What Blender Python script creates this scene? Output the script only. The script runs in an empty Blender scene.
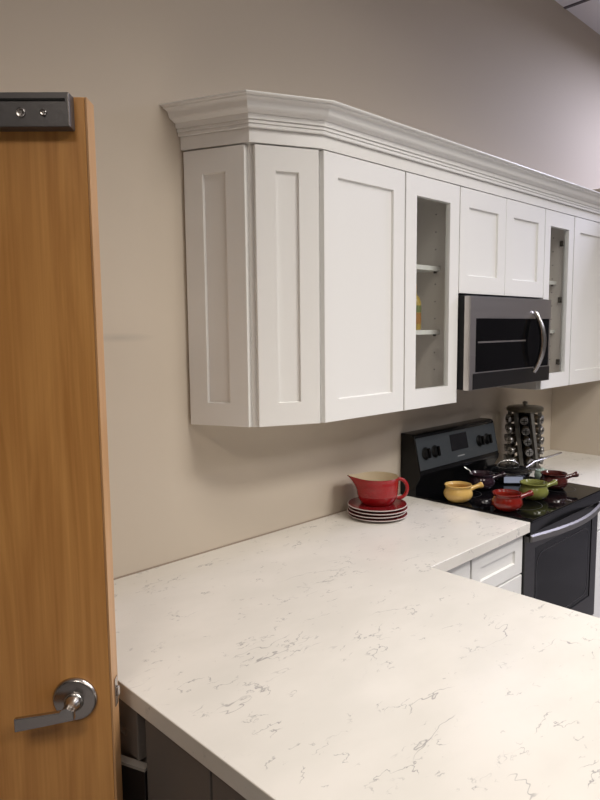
import bpy, bmesh, math, random
from mathutils import Vector, Matrix
random.seed(7)
SC = bpy.context.scene
COL = SC.collection
PI = math.pi

# ---------------------------------------------------------------- camera
R = Vector((0.716921, -0.697087, -0.009711)); U = Vector((0.082345, 0.07084, 0.994083)); F = Vector((0.692275, 0.713478, -0.108188))
cd = bpy.data.cameras.new('camera'); cam = bpy.data.objects.new('camera', cd); COL.objects.link(cam)
cd.sensor_fit = 'HORIZONTAL'; cd.sensor_width = 36.0; cd.lens = 36.0 * 651.87 / 600.0; cd.clip_start = 0.02
m = Matrix(((R.x, U.x, -F.x, -1.40433), (R.y, U.y, -F.y, -1.82827), (R.z, U.z, -F.z, 1.68926), (0, 0, 0, 1)))
cam.matrix_world = m
SC.camera = cam

# ---------------------------------------------------------------- view, world, lights
SC.view_settings.view_transform = 'Standard'; SC.view_settings.look = 'None'
SC.view_settings.gamma = 1.0; SC.view_settings.use_curve_mapping = False
SC.view_settings.exposure = 0.0
W = bpy.data.worlds.new('world'); SC.world = W; W.use_nodes = True
W.node_tree.nodes['Background'].inputs[0].default_value = (0.75, 0.72, 0.75, 1)
W.node_tree.nodes['Background'].inputs[1].default_value = 0.10
CEIL = 3.566
# ceiling troffers: x, y, power, colour
TROFFERS = [(0.35, -1.75, 20, (1.0, 0.93, 0.85)), (1.3, -2.9, 76, (1.0, 0.965, 0.915)), (-1.0, -4.0, 34, (1.0, 0.91, 0.80)),
            (2.2, -4.6, 45, (1.0, 0.97, 0.95)), (3.7, -1.2, 72, (0.74, 0.76, 1.0)), (4.3, -4.2, 45, (0.84, 0.84, 1.0)),
            (-2.6, -2.2, 26, (1.0, 0.89, 0.76))]
for (lx, ly, p, c) in TROFFERS:
    ld = bpy.data.lights.new('troffer_light', 'AREA'); ld.shape = 'RECTANGLE'; ld.size = 1.14; ld.size_y = 0.54
    ld.energy = p; ld.color = c; ld.spread = math.radians(150 if lx < 3 else 172)
    lo = bpy.data.objects.new('troffer_light', ld); COL.objects.link(lo); lo.location = (lx, ly, CEIL - 0.045)

# ---------------------------------------------------------------- materials
def mat(name, col, rough=0.5, metal=0.0, coat=0.0, spec=None, emit=None, bump=None, var=None, trans=None):
    M = bpy.data.materials.new(name); M.use_nodes = True
    nt = M.node_tree; b = nt.nodes['Principled BSDF']
    b.inputs['Base Color'].default_value = (*col, 1); b.inputs['Roughness'].default_value = rough
    b.inputs['Metallic'].default_value = metal; b.inputs['Coat Weight'].default_value = coat
    b.inputs['Coat Roughness'].default_value = 0.06
    if spec is not None: b.inputs['Specular IOR Level'].default_value = spec
    if emit: b.inputs['Emission Color'].default_value = (*emit[0], 1); b.inputs['Emission Strength'].default_value = emit[1]
    tc = nt.nodes.new('ShaderNodeTexCoord')
    if var:                                                # soft procedural tint variation: (scale, amount)
        n = nt.nodes.new('ShaderNodeTexNoise'); n.inputs['Scale'].default_value = var[0]; n.inputs['Detail'].default_value = 4
        nt.links.new(tc.outputs['Object'], n.inputs['Vector'])
        mx = nt.nodes.new('ShaderNodeMix'); mx.data_type = 'RGBA'
        a = var[1]
        mx.inputs[6].default_value = (*[max(0, k * (1 - a)) for k in col], 1); mx.inputs[7].default_value = (*[min(1, k * (1 + a)) for k in col], 1)
        nt.links.new(n.outputs['Fac'], mx.inputs[0]); nt.links.new(mx.outputs[2], b.inputs['Base Color'])
    if bump:
        n = nt.nodes.new('ShaderNodeTexNoise'); n.inputs['Scale'].default_value = bump[0]; n.inputs['Detail'].default_value = 3
        nt.links.new(tc.outputs['Object'], n.inputs['Vector'])
        bp = nt.nodes.new('ShaderNodeBump'); bp.inputs['Strength'].default_value = bump[1]; bp.inputs['Distance'].default_value = 0.002
        nt.links.new(n.outputs['Fac'], bp.inputs['Height']); nt.links.new(bp.outputs['Normal'], b.inputs['Normal'])
    return M

def brushed(name, col, rough, axis):
    M = mat(name, col, rough, 1.0); nt = M.node_tree; b = nt.nodes['Principled BSDF']
    tc = nt.nodes.new('ShaderNodeTexCoord'); mp = nt.nodes.new('ShaderNodeMapping')
    s = [400, 400, 400]; s[axis] = 4; mp.inputs['Scale'].default_value = s
    n = nt.nodes.new('ShaderNodeTexNoise'); n.inputs['Scale'].default_value = 1.0
    nt.links.new(tc.outputs['Object'], mp.inputs['Vector']); nt.links.new(mp.outputs['Vector'], n.inputs['Vector'])
    r = nt.nodes.new('ShaderNodeMapRange'); r.inputs[3].default_value = rough - 0.07; r.inputs[4].default_value = rough + 0.1
    nt.links.new(n.outputs['Fac'], r.inputs[0]); nt.links.new(r.outputs[0], b.inputs['Roughness'])
    return M

def quartz():
    M = mat('quartz', (0.72, 0.68, 0.62), 0.22); nt = M.node_tree; b = nt.nodes['Principled BSDF']; L = nt.links
    tc = nt.nodes.new('ShaderNodeTexCoord')
    def noise(scale, detail, vec, rough=0.55):
        n = nt.nodes.new('ShaderNodeTexNoise'); n.inputs['Scale'].default_value = scale; n.inputs['Detail'].default_value = detail
        n.inputs['Roughness'].default_value = rough; L.new(vec, n.inputs['Vector']); return n
    def mapping(rot, sc, off):
        mp = nt.nodes.new('ShaderNodeMapping'); mp.inputs['Rotation'].default_value = (0, 0, rot)
        mp.inputs['Scale'].default_value = sc; mp.inputs['Location'].default_value = off
        L.new(tc.outputs['Object'], mp.inputs['Vector']); return mp.outputs['Vector']
    def math_(op, a, bb=None):
        n = nt.nodes.new('ShaderNodeMath'); n.operation = op; n.use_clamp = False
        for i, v in enumerate((a, bb)):
            if v is None: continue
            if isinstance(v, (int, float)): n.inputs[i].default_value = v
            else: L.new(v, n.inputs[i])
        return n.outputs[0]
    def rng(v, a, b_, c, d):
        n = nt.nodes.new('ShaderNodeMapRange'); n.interpolation_type = 'SMOOTHSTEP'
        for i, k in enumerate((a, b_, c, d)): n.inputs[i + 1].default_value = k
        L.new(v, n.inputs[0]); return n.outputs[0]
    out = []
    for (rot, sc, off, s1, wdt, ms, ma, mb, amt) in ((0.12, (0.8, 2.3, 1), (0, 0, 0), 2.6, 0.0055, 4.6, 0.52, 0.64, 0.60),
                                                     (-0.45, (1, 2.0, 1), (5, 3, 0), 7.0, 0.011, 8.0, 0.56, 0.65, 0.60),
                                                     (0.5, (1, 1.8, 1), (9, 1, 0), 14.0, 0.020, 13.0, 0.57, 0.66, 0.55)):
        v = mapping(rot, sc, off)
        n1 = noise(s1, 4.5, v, 0.58)
        rd = math_('ABSOLUTE', math_('SUBTRACT', n1.outputs['Fac'], 0.5))
        vein = rng(rd, 0.0, wdt, 1.0, 0.0)
        n2 = noise(ms, 3, mapping(rot, (1, 1.4, 1), (off[0] + 2, off[1] + 7, 0)))
        out.append(math_('MULTIPLY', math_('MULTIPLY', vein, rng(n2.outputs['Fac'], ma, mb, 0, 1)), amt))
    tot = math_('MAXIMUM', math_('MAXIMUM', out[0], out[1]), out[2])
    base = nt.nodes.new('ShaderNodeMix'); base.data_type = 'RGBA'
    base.inputs[6].default_value = (0.68, 0.655, 0.60, 1); base.inputs[7].default_value = (0.73, 0.70, 0.645, 1)
    nb = noise(4.0, 5, mapping(0.35, (1, 1.6, 1), (1, 1, 0)))
    L.new(rng(nb.outputs['Fac'], 0.3, 0.7, 0, 1), base.inputs[0])
    mx = nt.nodes.new('ShaderNodeMix'); mx.data_type = 'RGBA'; mx.inputs[7].default_value = (0.15, 0.145, 0.16, 1)
    L.new(tot, mx.inputs[0]); L.new(base.outputs[2], mx.inputs[6]); L.new(mx.outputs[2], b.inputs['Base Color'])
    return M

def wood(name, c1, c2, c3):
    M = mat(name, c1, 0.38, coat=0.15); nt = M.node_tree; b = nt.nodes['Principled BSDF']; L = nt.links
    tc = nt.nodes.new('ShaderNodeTexCoord')
    mp = nt.nodes.new('ShaderNodeMapping'); mp.inputs['Scale'].default_value = (9, 9, 0.9); L.new(tc.outputs['Object'], mp.inputs['Vector'])
    n1 = nt.nodes.new('ShaderNodeTexNoise'); n1.inputs['Scale'].default_value = 1.2; n1.inputs['Detail'].default_value = 6; n1.inputs['Distortion'].default_value = 2.2
    L.new(mp.outputs['Vector'], n1.inputs['Vector'])
    mp2 = nt.nodes.new('ShaderNodeMapping'); mp2.inputs['Scale'].default_value = (160, 160, 2.5); L.new(tc.outputs['Object'], mp2.inputs['Vector'])
    n2 = nt.nodes.new('ShaderNodeTexNoise'); n2.inputs['Scale'].default_value = 1.0; n2.inputs['Detail'].default_value = 3
    L.new(mp2.outputs['Vector'], n2.inputs['Vector'])
    n3 = nt.nodes.new('ShaderNodeTexNoise'); n3.inputs['Scale'].default_value = 3.0; n3.inputs['Detail'].default_value = 2
    mp3 = nt.nodes.new('ShaderNodeMapping'); mp3.inputs['Scale'].default_value = (6, 6, 1.0); L.new(tc.outputs['Object'], mp3.inputs['Vector']); L.new(mp3.outputs['Vector'], n3.inputs['Vector'])
    ad = nt.nodes.new('ShaderNodeMath'); ad.operation = 'MULTIPLY_ADD'; ad.inputs[1].default_value = 0.35
    L.new(n2.outputs['Fac'], ad.inputs[0]); L.new(n1.outputs['Fac'], ad.inputs[2])
    cr = nt.nodes.new('ShaderNodeValToRGB'); e = cr.color_ramp.elements
    e[0].position = 0.48; e[0].color = (*c2, 1); e[1].position = 0.86; e[1].color = (*c1, 1)
    L.new(ad.outputs[0], cr.inputs[0])
    rr = nt.nodes.new('ShaderNodeValToRGB'); rr.color_ramp.elements[0].position = 0.66; rr.color_ramp.elements[0].color = (0, 0, 0, 1)
    rr.color_ramp.elements[1].position = 0.78; rr.color_ramp.elements[1].color = (1, 1, 1, 1); L.new(n3.outputs['Fac'], rr.inputs[0])
    mx = nt.nodes.new('ShaderNodeMix'); mx.data_type = 'RGBA'; mx.inputs[7].default_value = (*c3, 1)
    L.new(rr.outputs[0], mx.inputs[0]); L.new(cr.outputs[0], mx.inputs[6]); L.new(mx.outputs[2], b.inputs['Base Color'])
    return M

def wall_mat():
    M = mat('wall_paint', (0.57, 0.497, 0.405), 0.75, bump=(260, 0.12)); nt = M.node_tree; b = nt.nodes['Principled BSDF']; L = nt.links
    # faint scuff left of the cabinet, a mark with a shape of its own
    tc = nt.nodes.new('ShaderNodeTexCoord')
    mp = nt.nodes.new('ShaderNodeMapping'); mp.inputs['Location'].default_value = (0.40, 0, -1.668); mp.inputs['Scale'].default_value = (1, 1, 1)
    L.new(tc.outputs['Object'], mp.inputs['Vector'])
    mp2 = nt.nodes.new('ShaderNodeMapping'); mp2.inputs['Scale'].default_value = (7.5, 0.01, 60); L.new(mp.outputs['Vector'], mp2.inputs['Vector'])
    ln = nt.nodes.new('ShaderNodeVectorMath'); ln.operation = 'LENGTH'; L.new(mp2.outputs['Vector'], ln.inputs[0])
    r = nt.nodes.new('ShaderNodeMapRange'); r.inputs[1].default_value = 0.0; r.inputs[2].default_value = 1.0; r.inputs[3].default_value = 0.28; r.inputs[4].default_value = 0.0
    L.new(ln.outputs['Value'], r.inputs[0])
    mx = nt.nodes.new('ShaderNodeMix'); mx.data_type = 'RGBA'; mx.inputs[6].default_value = (0.57, 0.497, 0.405, 1); mx.inputs[7].default_value = (0.2, 0.19, 0.18, 1)
    L.new(r.outputs[0], mx.inputs[0]); L.new(mx.outputs[2], b.inputs['Base Color'])
    return M

def pane_mat():
    M = bpy.data.materials.new('clear_glass'); M.use_nodes = True; nt = M.node_tree; nt.nodes.clear(); L = nt.links
    o = nt.nodes.new('ShaderNodeOutputMaterial'); t = nt.nodes.new('ShaderNodeBsdfTransparent'); g = nt.nodes.new('ShaderNodeBsdfGlossy')
    t.inputs[0].default_value = (0.97, 0.98, 0.97, 1); g.inputs['Roughness'].default_value = 0.02
    x = nt.nodes.new('ShaderNodeMixShader'); x.inputs[0].default_value = 0.05; L.new(t.outputs[0], x.inputs[1]); L.new(g.outputs[0], x.inputs[2]); L.new(x.outputs[0], o.inputs[0])
    return M

def floor_mat():
    M = mat('carpet_tile', (0.24, 0.23, 0.235), 0.95, bump=(300, 0.6)); nt = M.node_tree; b = nt.nodes['Principled BSDF']; L = nt.links
    tc = nt.nodes.new('ShaderNodeTexCoord'); ck = nt.nodes.new('ShaderNodeTexChecker'); ck.inputs['Scale'].default_value = 2
    ck.inputs['Color1'].default_value = (0.24, 0.23, 0.235, 1); ck.inputs['Color2'].default_value = (0.22, 0.21, 0.215, 1)
    L.new(tc.outputs['Object'], ck.inputs['Vector']); L.new(ck.outputs['Color'], b.inputs['Base Color'])
    return M

WALL = wall_mat(); DARKWALL = mat('dimmed_far_wall', (0.10, 0.09, 0.085), 0.8); QUARTZ = quartz(); PANE = pane_mat(); CARPET = floor_mat()  # unseen far walls darkened to keep reflections in glass and steel dim
CEILM = mat('ceiling_tile', (0.80, 0.77, 0.80), 0.9, bump=(120, 0.5)); GRID = mat('ceiling_grid_shadow_tone', (0.10, 0.09, 0.10), 0.6)  # grid bars coloured dark for the shadow gap along the tiles
WHITE = mat('white_cabinet_paint', (0.79, 0.785, 0.765), 0.38, bump=(60, 0.04))
INSIDE = mat('cabinet_interior', (0.74, 0.69, 0.65), 0.5); PIN = mat('shelf_pin_hole', (0.06, 0.05, 0.05), 0.6)
GREY = mat('taupe_cabinet_paint', (0.15, 0.132, 0.12), 0.42); SHADEDDOOR = mat('shaded_grey_panel', (0.012, 0.011, 0.011), 0.35)
GREYEDGE = mat('grey_edge_band', (0.30, 0.28, 0.26), 0.4)
MAPLE = wood('maple_veneer', (0.70, 0.355, 0.110), (0.50, 0.225, 0.060), (0.42, 0.18, 0.045))
MAPLE_EDGE = wood('maple_edge_band', (0.56, 0.32, 0.15), (0.46, 0.25, 0.11), (0.4, 0.2, 0.09))
STEEL = brushed('brushed_steel_horizontal', (0.62, 0.585, 0.555), 0.36, 0); HSTEEL = brushed('handle_steel', (0.26, 0.25, 0.245), 0.46, 0); STEELV = mat('polished_steel', (0.50, 0.49, 0.48), 0.24, 1.0)
DKSTEEL = brushed('dark_steel_horizontal', (0.095, 0.093, 0.092), 0.33, 0)
NICKEL = mat('satin_nickel', (0.50, 0.475, 0.46), 0.27, 1.0); GUN = mat('gunmetal', (0.15, 0.145, 0.148), 0.42, 0.8, bump=(90, 0.15))
BLACK = mat('black_enamel', (0.004, 0.004, 0.0045), 0.2, spec=0.3); BGLASS = mat('black_glass', (0.003, 0.003, 0.0035), 0.05, spec=0.18); BMATTE = mat('black_matte', (0.006, 0.006, 0.006), 0.5, spec=0.25)
SLATE = mat('slate_panel', (0.085, 0.098, 0.108), 0.38, 0.5)
RUBBERGREY = mat('burner_ring', (0.05, 0.05, 0.05), 0.3)
RED = mat('red_glaze', (0.30, 0.006, 0.008), 0.22, coat=0.15); CREAM = mat('cream_glaze', (0.62, 0.52, 0.36), 0.2, coat=0.3)
PLATEWHITE = mat('white_glaze_edge', (0.52, 0.47, 0.45), 0.3); PLATERED = mat('plate_red_glaze', (0.15, 0.008, 0.010), 0.24, coat=0.1)
YEL = mat('yellow_glaze', (0.60, 0.39, 0.12), 0.2, coat=0.2); YELIN = mat('yellow_glaze_inside', (0.55, 0.33, 0.10), 0.2, coat=0.3)
ORED = mat('brick_red_glaze', (0.17, 0.009, 0.005), 0.16, coat=0.3); OREDIN = mat('brick_red_inside', (0.30, 0.025, 0.014), 0.2, coat=0.3)
GRN = mat('olive_green_glaze', (0.165, 0.175, 0.042), 0.16, coat=0.25); GRNIN = mat('olive_green_inside', (0.26, 0.27, 0.09), 0.2, coat=0.3)
MAR = mat('maroon_glaze', (0.055, 0.010, 0.008), 0.12, coat=0.6); MARIN = mat('maroon_inside', (0.10, 0.022, 0.018), 0.2, coat=0.3)
PLUM = mat('plum_glaze', (0.022, 0.010, 0.016), 0.12, coat=0.6); PLUMIN = mat('plum_inside', (0.04, 0.018, 0.024), 0.2, coat=0.3)
LABELM = mat('pale_blue_label', (0.40, 0.46, 0.62), 0.4); MINT = mat('mint_ceramic', (0.30, 0.38, 0.32), 0.2, coat=0.4)
SPICE = mat('dark_spice', (0.05, 0.035, 0.02), 0.3, var=(40, 0.5)); LIDM = mat('jar_lid_metal', (0.30, 0.29, 0.28), 0.35, 1.0); RACKM = mat('rack_grey_metal', (0.17, 0.162, 0.145), 0.4, 0.5)
OLIVE_METAL = mat('rack_top_bronze', (0.13, 0.115, 0.085), 0.35, 0.85)
OIL = mat('yellow_jar', (0.42, 0.30, 0.07), 0.3); OILLBL = mat('jar_label', (0.16, 0.19, 0.07), 0.5); ORANGE = mat('orange_label', (0.36, 0.17, 0.05), 0.5)
DIFF = mat('troffer_diffuser', (0.9, 0.9, 0.9), 0.5, emit=((1, 0.95, 0.9), 1.6)); DISPLAY = mat('display_glass', (0.012, 0.012, 0.014), 0.08)
DIGIT = mat('grey_print', (0.30, 0.31, 0.32), 0.5); CAULK = mat('caulk', (0.34, 0.27, 0.21), 0.7)
FOOT = mat('toe_kick_black', (0.02, 0.02, 0.02), 0.6)

# ---------------------------------------------------------------- helpers
class MB:
    def __init__(s): s.bm = bmesh.new()
    def box(s, x0, x1, y0, y1, z0, z1, M=None):
        v = [s.bm.verts.new((x, y, z)) for z in (z0, z1) for y in (y0, y1) for x in (x0, x1)]
        fs = [(0, 2, 3, 1), (4, 5, 7, 6), (0, 1, 5, 4), (2, 6, 7, 3), (0, 4, 6, 2), (1, 3, 7, 5)]
        for f in fs: s.bm.faces.new([v[i] for i in f])
        if M is not None:
            for q in v: q.co = M @ q.co
        return s
    def prism(s, poly, z0, z1, M=None):
        a = [s.bm.verts.new((p[0], p[1], z0)) for p in poly]; b = [s.bm.verts.new((p[0], p[1], z1)) for p in poly]
        n = len(poly); s.bm.faces.new(a[::-1]); s.bm.faces.new(b)
        for i in range(n): s.bm.faces.new((a[i], a[(i + 1) % n], b[(i + 1) % n], b[i]))
        if M is not None:
            for q in a + b: q.co = M @ q.co
        return s
    def lathe(s, prof, seg=40, M=None, fn=None, closed=False):
        rings = []
        for (r, z) in prof:
            ring = []
            for k in range(seg):
                t = 2 * PI * k / seg; p = Vector((r * math.cos(t), r * math.sin(t), z))
                if fn: p = fn(p, t)
                if M is not None: p = M @ p
                ring.append(s.bm.verts.new(p))
            rings.append(ring)
        for i in range(len(rings) - 1):
            for k in range(seg):
                s.bm.faces.new((rings[i][k], rings[i][(k + 1) % seg], rings[i + 1][(k + 1) % seg], rings[i + 1][k]))
        if closed:
            i = len(rings) - 1
            for k in range(seg): s.bm.faces.new((rings[i][k], rings[i][(k + 1) % seg], rings[0][(k + 1) % seg], rings[0][k]))
        else:
            if prof[0][0] > 1e-6: s.bm.faces.new(rings[0][::-1])
            if prof[-1][0] > 1e-6: s.bm.faces.new(rings[-1])
        return s
    def tube(s, pts, rad, seg=12, flat=None, up=Vector((0, 0, 1)), M=None):
        pts = [Vector(p) for p in pts]; n = len(pts); rings = []
        rad = rad if isinstance(rad, (list, tuple)) else [rad] * n
        for i, p in enumerate(pts):
            t = (pts[min(i + 1, n - 1)] - pts[max(i - 1, 0)]).normalized()
            a = t.cross(up)
            if a.length < 1e-3: a = t.cross(Vector((0, 1, 0)))
            a.normalize(); b = a.cross(t).normalized(); rr = rad[i]; fy = flat if flat else 1.0
            ring = []
            for k in range(seg):
                th = 2 * PI * k / seg; q = p + a * (rr * math.cos(th)) + b * (rr * fy * math.sin(th))
                if M is not None: q = M @ q
                ring.append(s.bm.verts.new(q))
            rings.append(ring)
        for i in range(n - 1):
            for k in range(seg): s.bm.faces.new((rings[i][k], rings[i][(k + 1) % seg], rings[i + 1][(k + 1) % seg], rings[i + 1][k]))
        s.bm.faces.new(rings[0][::-1]); s.bm.faces.new(rings[-1]); return s
    def build(s, name, m, parent=None, bevel=0, smooth=False, origin=None):
        bm = s.bm
        off = Vector((0, 0, 0))
        p = parent
        while p is not None: off += p.location; p = p.parent
        if origin is None and parent is None:
            zs = [v.co for v in bm.verts]
            origin = Vector(((min(v.x for v in zs) + max(v.x for v in zs)) / 2, (min(v.y for v in zs) + max(v.y for v in zs)) / 2, min(v.z for v in zs)))
        if parent is None: off = Vector(origin)
        for v in bm.verts: v.co -= off
        bmesh.ops.remove_doubles(bm, verts=bm.verts, dist=1e-6)
        bmesh.ops.recalc_face_normals(bm, faces=bm.faces)
        me = bpy.data.meshes.new(name); bm.to_mesh(me); bm.free()
        o = bpy.data.objects.new(name, me); COL.objects.link(o); me.materials.append(m)
        if parent is not None: o.parent = parent
        else: o.location = off
        if smooth:
            for f in me.polygons: f.use_smooth = True
            me.set_sharp_from_angle(angle=math.radians(40))
        if bevel:
            md = o.modifiers.new('bevel', 'BEVEL'); md.width = bevel; md.segments = 2; md.limit_method = 'ANGLE'; md.angle_limit = math.radians(40)
            md.harden_normals = True
            for f in me.polygons: f.use_smooth = True
            if not smooth: me.set_sharp_from_angle(angle=math.radians(40))
        return o

def thing(name, label, cat, loc, group=None, rz=0):
    o = bpy.data.objects.new(name, None); COL.objects.link(o); o.location = loc; o.rotation_euler = (0, 0, rz); o.empty_display_size = 0.05
    o['label'] = label; o['category'] = cat
    if group: o['group'] = group
    return o
def tag(o, label, cat, group=None):
    o['label'] = label; o['category'] = cat
    if group: o['group'] = group
    return o
def struct(o): o['kind'] = 'structure'; return o
def dup(root, loc, rot=None, label=None, group=None):
    r = root.copy(); COL.objects.link(r); r.location = loc
    if rot is not None: r.rotation_euler = rot
    if label: r['label'] = label
    if group: r['group'] = group
    for ch in list(root.children):
        c = ch.copy(); COL.objects.link(c); c.parent = r
        for g in list(ch.children):
            d = g.copy(); COL.objects.link(d); d.parent = c
    return r

def frame_M(p0, udir, wdir):
    """local (u, v, w) -> world; u along width, v up, w outward"""
    u = Vector(udir).normalized(); w = Vector(wdir).normalized(); v = Vector((0, 0, 1)); p = Vector(p0)
    return Matrix(((u.x, v.x, w.x, p.x), (u.y, v.y, w.y, p.y), (u.z, v.z, w.z, p.z), (0, 0, 0, 1)))

def shaker(W_, H_, M, stile=0.068, rail=0.075, t=0.020, rec=0.009, panel=True):
    """a shaker door: ring frame with a small chamfer down to the recessed panel"""
    mb = MB(); bm = mb.bm
    def rect(u0, v0, u1, v1, w): return [bm.verts.new(M @ Vector(q)) for q in ((u0, v0, w), (u1, v0, w), (u1, v1, w), (u0, v1, w))]
    def band(a, b):
        for i in range(4): bm.faces.new((a[i], a[(i + 1) % 4], b[(i + 1) % 4], b[i]))
    e = 0.0015
    back = rect(0, 0, W_, H_, 0); s1 = rect(0, 0, W_, H_, t - e); s2 = rect(e, e, W_ - e, H_ - e, t)
    i1 = rect(stile, rail, W_ - stile, H_ - rail, t); c = 0.003
    band(back, s1); band(s1, s2); band(s2, i1)
    if panel:
        i2 = rect(stile + c, rail + c, W_ - stile - c, H_ - rail - c, t - rec)
        band(i1, i2); bm.faces.new(i2); bm.faces.new(back[::-1])
    else:
        i2 = rect(stile + 0.001, rail + 0.001, W_ - stile - 0.001, H_ - rail - 0.001, 0)
        band(i1, i2); band(i2, back)
    return mb
def door_front(parent, x0, x1, z0, z1, yb=-0.305, **k):
    M = frame_M((x0, yb - 0.0005, z0), (1, 0, 0), (0, -1, 0))
    return shaker(x1 - x0, z1 - z0, M, **k).build('door', WHITE, parent)

# ---------------------------------------------------------------- structure
struct(MB().box(-4.0, 6.5, -6.0, 1.4, -0.1, 0.0).build('floor', CARPET))
struct(MB().box(-4.0, 6.5, -6.0, 1.4, CEIL, CEIL + 0.1).build('ceiling', CEILM))
DX0, DX1 = -2.40, -1.455
struct(MB().box(DX1, 6.5, 0.0, 0.12, 0, CEIL).box(-4.0, DX0, 0.0, 0.12, 0, CEIL).box(DX0, DX1, 0.0, 0.12, 2.17, CEIL).build('wall_back', WALL, origin=(0, 0, 0)))
struct(MB().box(-4.12, -4.0, -6.0, 1.4, 0, CEIL).build('wall_left', DARKWALL, origin=(0, 50, 50)))
struct(MB().box(6.5, 6.62, -6.0, 1.4, 0, CEIL).build('wall_right', DARKWALL, origin=(0, 50, 50)))
struct(MB().box(-4.0, 6.5, -6.12, -6.0, 0, CEIL).build('wall_front', DARKWALL, origin=(0, 50, 50)))
struct(MB().box(-4.0, 6.5, 1.28, 1.4, 0, CEIL).build('wall_hall', WALL, origin=(0, 50, 50)))
PX = 2.581
struct(MB().box(PX, PX + 0.12, -0.68, -0.001, 0, 2.487).build('wall_partition', WALL, origin=(0, 50, 50)))
g = MB()
for k in range(-10, 7):
    x = PX + 0.61 * k
    if -3.98 < x < 6.48: g.box(x - 0.012, x + 0.012, -5.98, -0.001, CEIL - 0.006, CEIL - 0.0005)
for k in range(0, 5):
    y = -0.95 - 1.22 * k
    g.box(-3.98, 6.48, y - 0.012, y + 0.012, CEIL - 0.0055, CEIL - 0.0005)
struct(g.build('trim_1', GRID))
# metal frame around the doorway
struct(MB().box(DX0 - 0.05, DX0 - 0.001, -0.012, 0.13, 0, 2.22).box(DX1 + 0.001, DX1 + 0.05, -0.012, -0.0005, 0, 2.22).box(DX0 - 0.05, DX1 + 0.05, -0.012, -0.0005, 2.171, 2.22).build('trim_2', GUN))
struct(MB().box(-4.0, DX0 - 0.06, -0.012, -0.001, 0, 0.1).box(DX1 + 0.06, -0.76, -0.012, -0.001, 0, 0.1).build('baseboard_back', FOOT))

# troffer fixtures
for i, (lx, ly, p, c) in enumerate(TROFFERS):
    where = ['above the middle of the wide quartz counter', 'in front of the stove', 'behind the camera on the left', 'far behind the stove area', 'beyond the low partition near the wall',
             'beyond the low partition far from the wall', 'near the open wooden door'][i]
    t = thing('ceiling_light', 'recessed white fluorescent ceiling light ' + where, 'ceiling light', (lx, ly, CEIL - 0.04))
    fr = MB()
    for a in ((-0.61, 0.61, -0.305, -0.28), (-0.61, 0.61, 0.28, 0.305), (-0.61, -0.58, -0.28, 0.28), (0.58, 0.61, -0.28, 0.28)):
        fr.box(lx + a[0], lx + a[1], ly + a[2], ly + a[3], CEIL - 0.03, CEIL - 0.007)
    fr.build('frame', WHITE, t); MB().box(lx - 0.58, lx + 0.58, ly - 0.28, ly + 0.28, CEIL - 0.02, CEIL - 0.01).build('diffuser', DIFF, t)

# ---------------------------------------------------------------- open wooden door
DF = Vector((-0.8068, -0.6522, 0)); DW = 0.88; DT = 0.044
d_ = Vector((-0.731, 0.682, 0)).normalized(); n_ = Vector((d_.y * -1, d_.x, 0)).normalized()      # outward (towards the camera) normal
if n_.dot(Vector((-1.4, -1.83, 0)) - DF) < 0: n_ = -n_
DM = frame_M(DF, d_, n_)                                    # u from the free edge to the hinge, w towards the camera
t = bpy.data.objects.new('door_1', None); COL.objects.link(t); t.location = DF; struct(t)
mb = MB(); mb.box(0.004, DW, 0.012, 2.12, -DT + 0.0, 0.0, DM); mb.build('door_slab', MAPLE, t, bevel=0.0012)
e = MB().box(-0.001, 0.0038, 0.012, 2.12, -DT, 0.0, DM); e.build('edge_band', MAPLE_EDGE, t, bevel=0.001)
LZ = 0.945
# latch plate with a bolt
pl = MB().box(-0.0035, -0.0012, LZ - 0.030, LZ + 0.030, -DT + 0.012, -0.014, DM).build('latch_plate', NICKEL, t, bevel=0.0006)
MB().prism([(-0.009, -0.028), (-0.0036, -0.028), (-0.0036, -0.018), (-0.0075, -0.018)], LZ - 0.010, LZ + 0.010,
           Matrix(((d_.x, n_.x, 0, DF.x), (d_.y, n_.y, 0, DF.y), (0, 0, 1, 0), (0, 0, 0, 1)))).build('latch_bolt', NICKEL, pl, bevel=0.001)
# lever handle
RU = 0.0735
def rot_to_w(p):                                            # lathe axis z -> door normal
    return DM @ Matrix.Translation((p[0], p[1], p[2]))
lv = MB(); lv.lathe([(0.0, 0.0006), (0.044, 0.0006), (0.0455, 0.003), (0.0455, 0.006), (0.043, 0.0095), (0.041, 0.0115), (0.0395, 0.0118), (0.020, 0.0135), (0.0, 0.0137)], 56, rot_to_w((RU, LZ, 0)))
h = lv.build('lever_handle', NICKEL, t, smooth=True)
nk = MB(); nk.lathe([(0.0, 0.0138), (0.0195, 0.0138), (0.0200, 0.016), (0.0185, 0.019), (0.0165, 0.020), (0.0160, 0.026), (0.0125, 0.030), (0.0118, 0.050), (0.013, 0.062), (0.0, 0.063)], 36, rot_to_w((RU, LZ, 0)))
nk.build('neck', STEELV, h, smooth=True)
# flat blade: cross section grows towards the tip
bl = MB(); sec = []
N = 10
for i in range(N + 1):
    f = i / N; u = RU - 0.014 + f * 0.117; cz = LZ - 0.003 - 0.019 * f; hh = 0.0105 + 0.0035 * f; w0 = 0.046 + 0.004 * math.sin(f * PI / 2); w1 = w0 + 0.013 - 0.004 * f
    sec.append([bl.bm.verts.new(DM @ Vector(q)) for q in ((u, cz - hh, w0), (u, cz + hh, w0), (u, cz + hh, w1), (u, cz - hh, w1))])
for i in range(N):
    for k in range(4): bl.bm.faces.new((sec[i][k], sec[i][(k + 1) % 4], sec[i + 1][(k + 1) % 4], sec[i + 1][k]))
bl.bm.faces.new(sec[0][::-1]); bl.bm.faces.new(sec[-1])
bl.build('lever', NICKEL, h, bevel=0.002)
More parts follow.
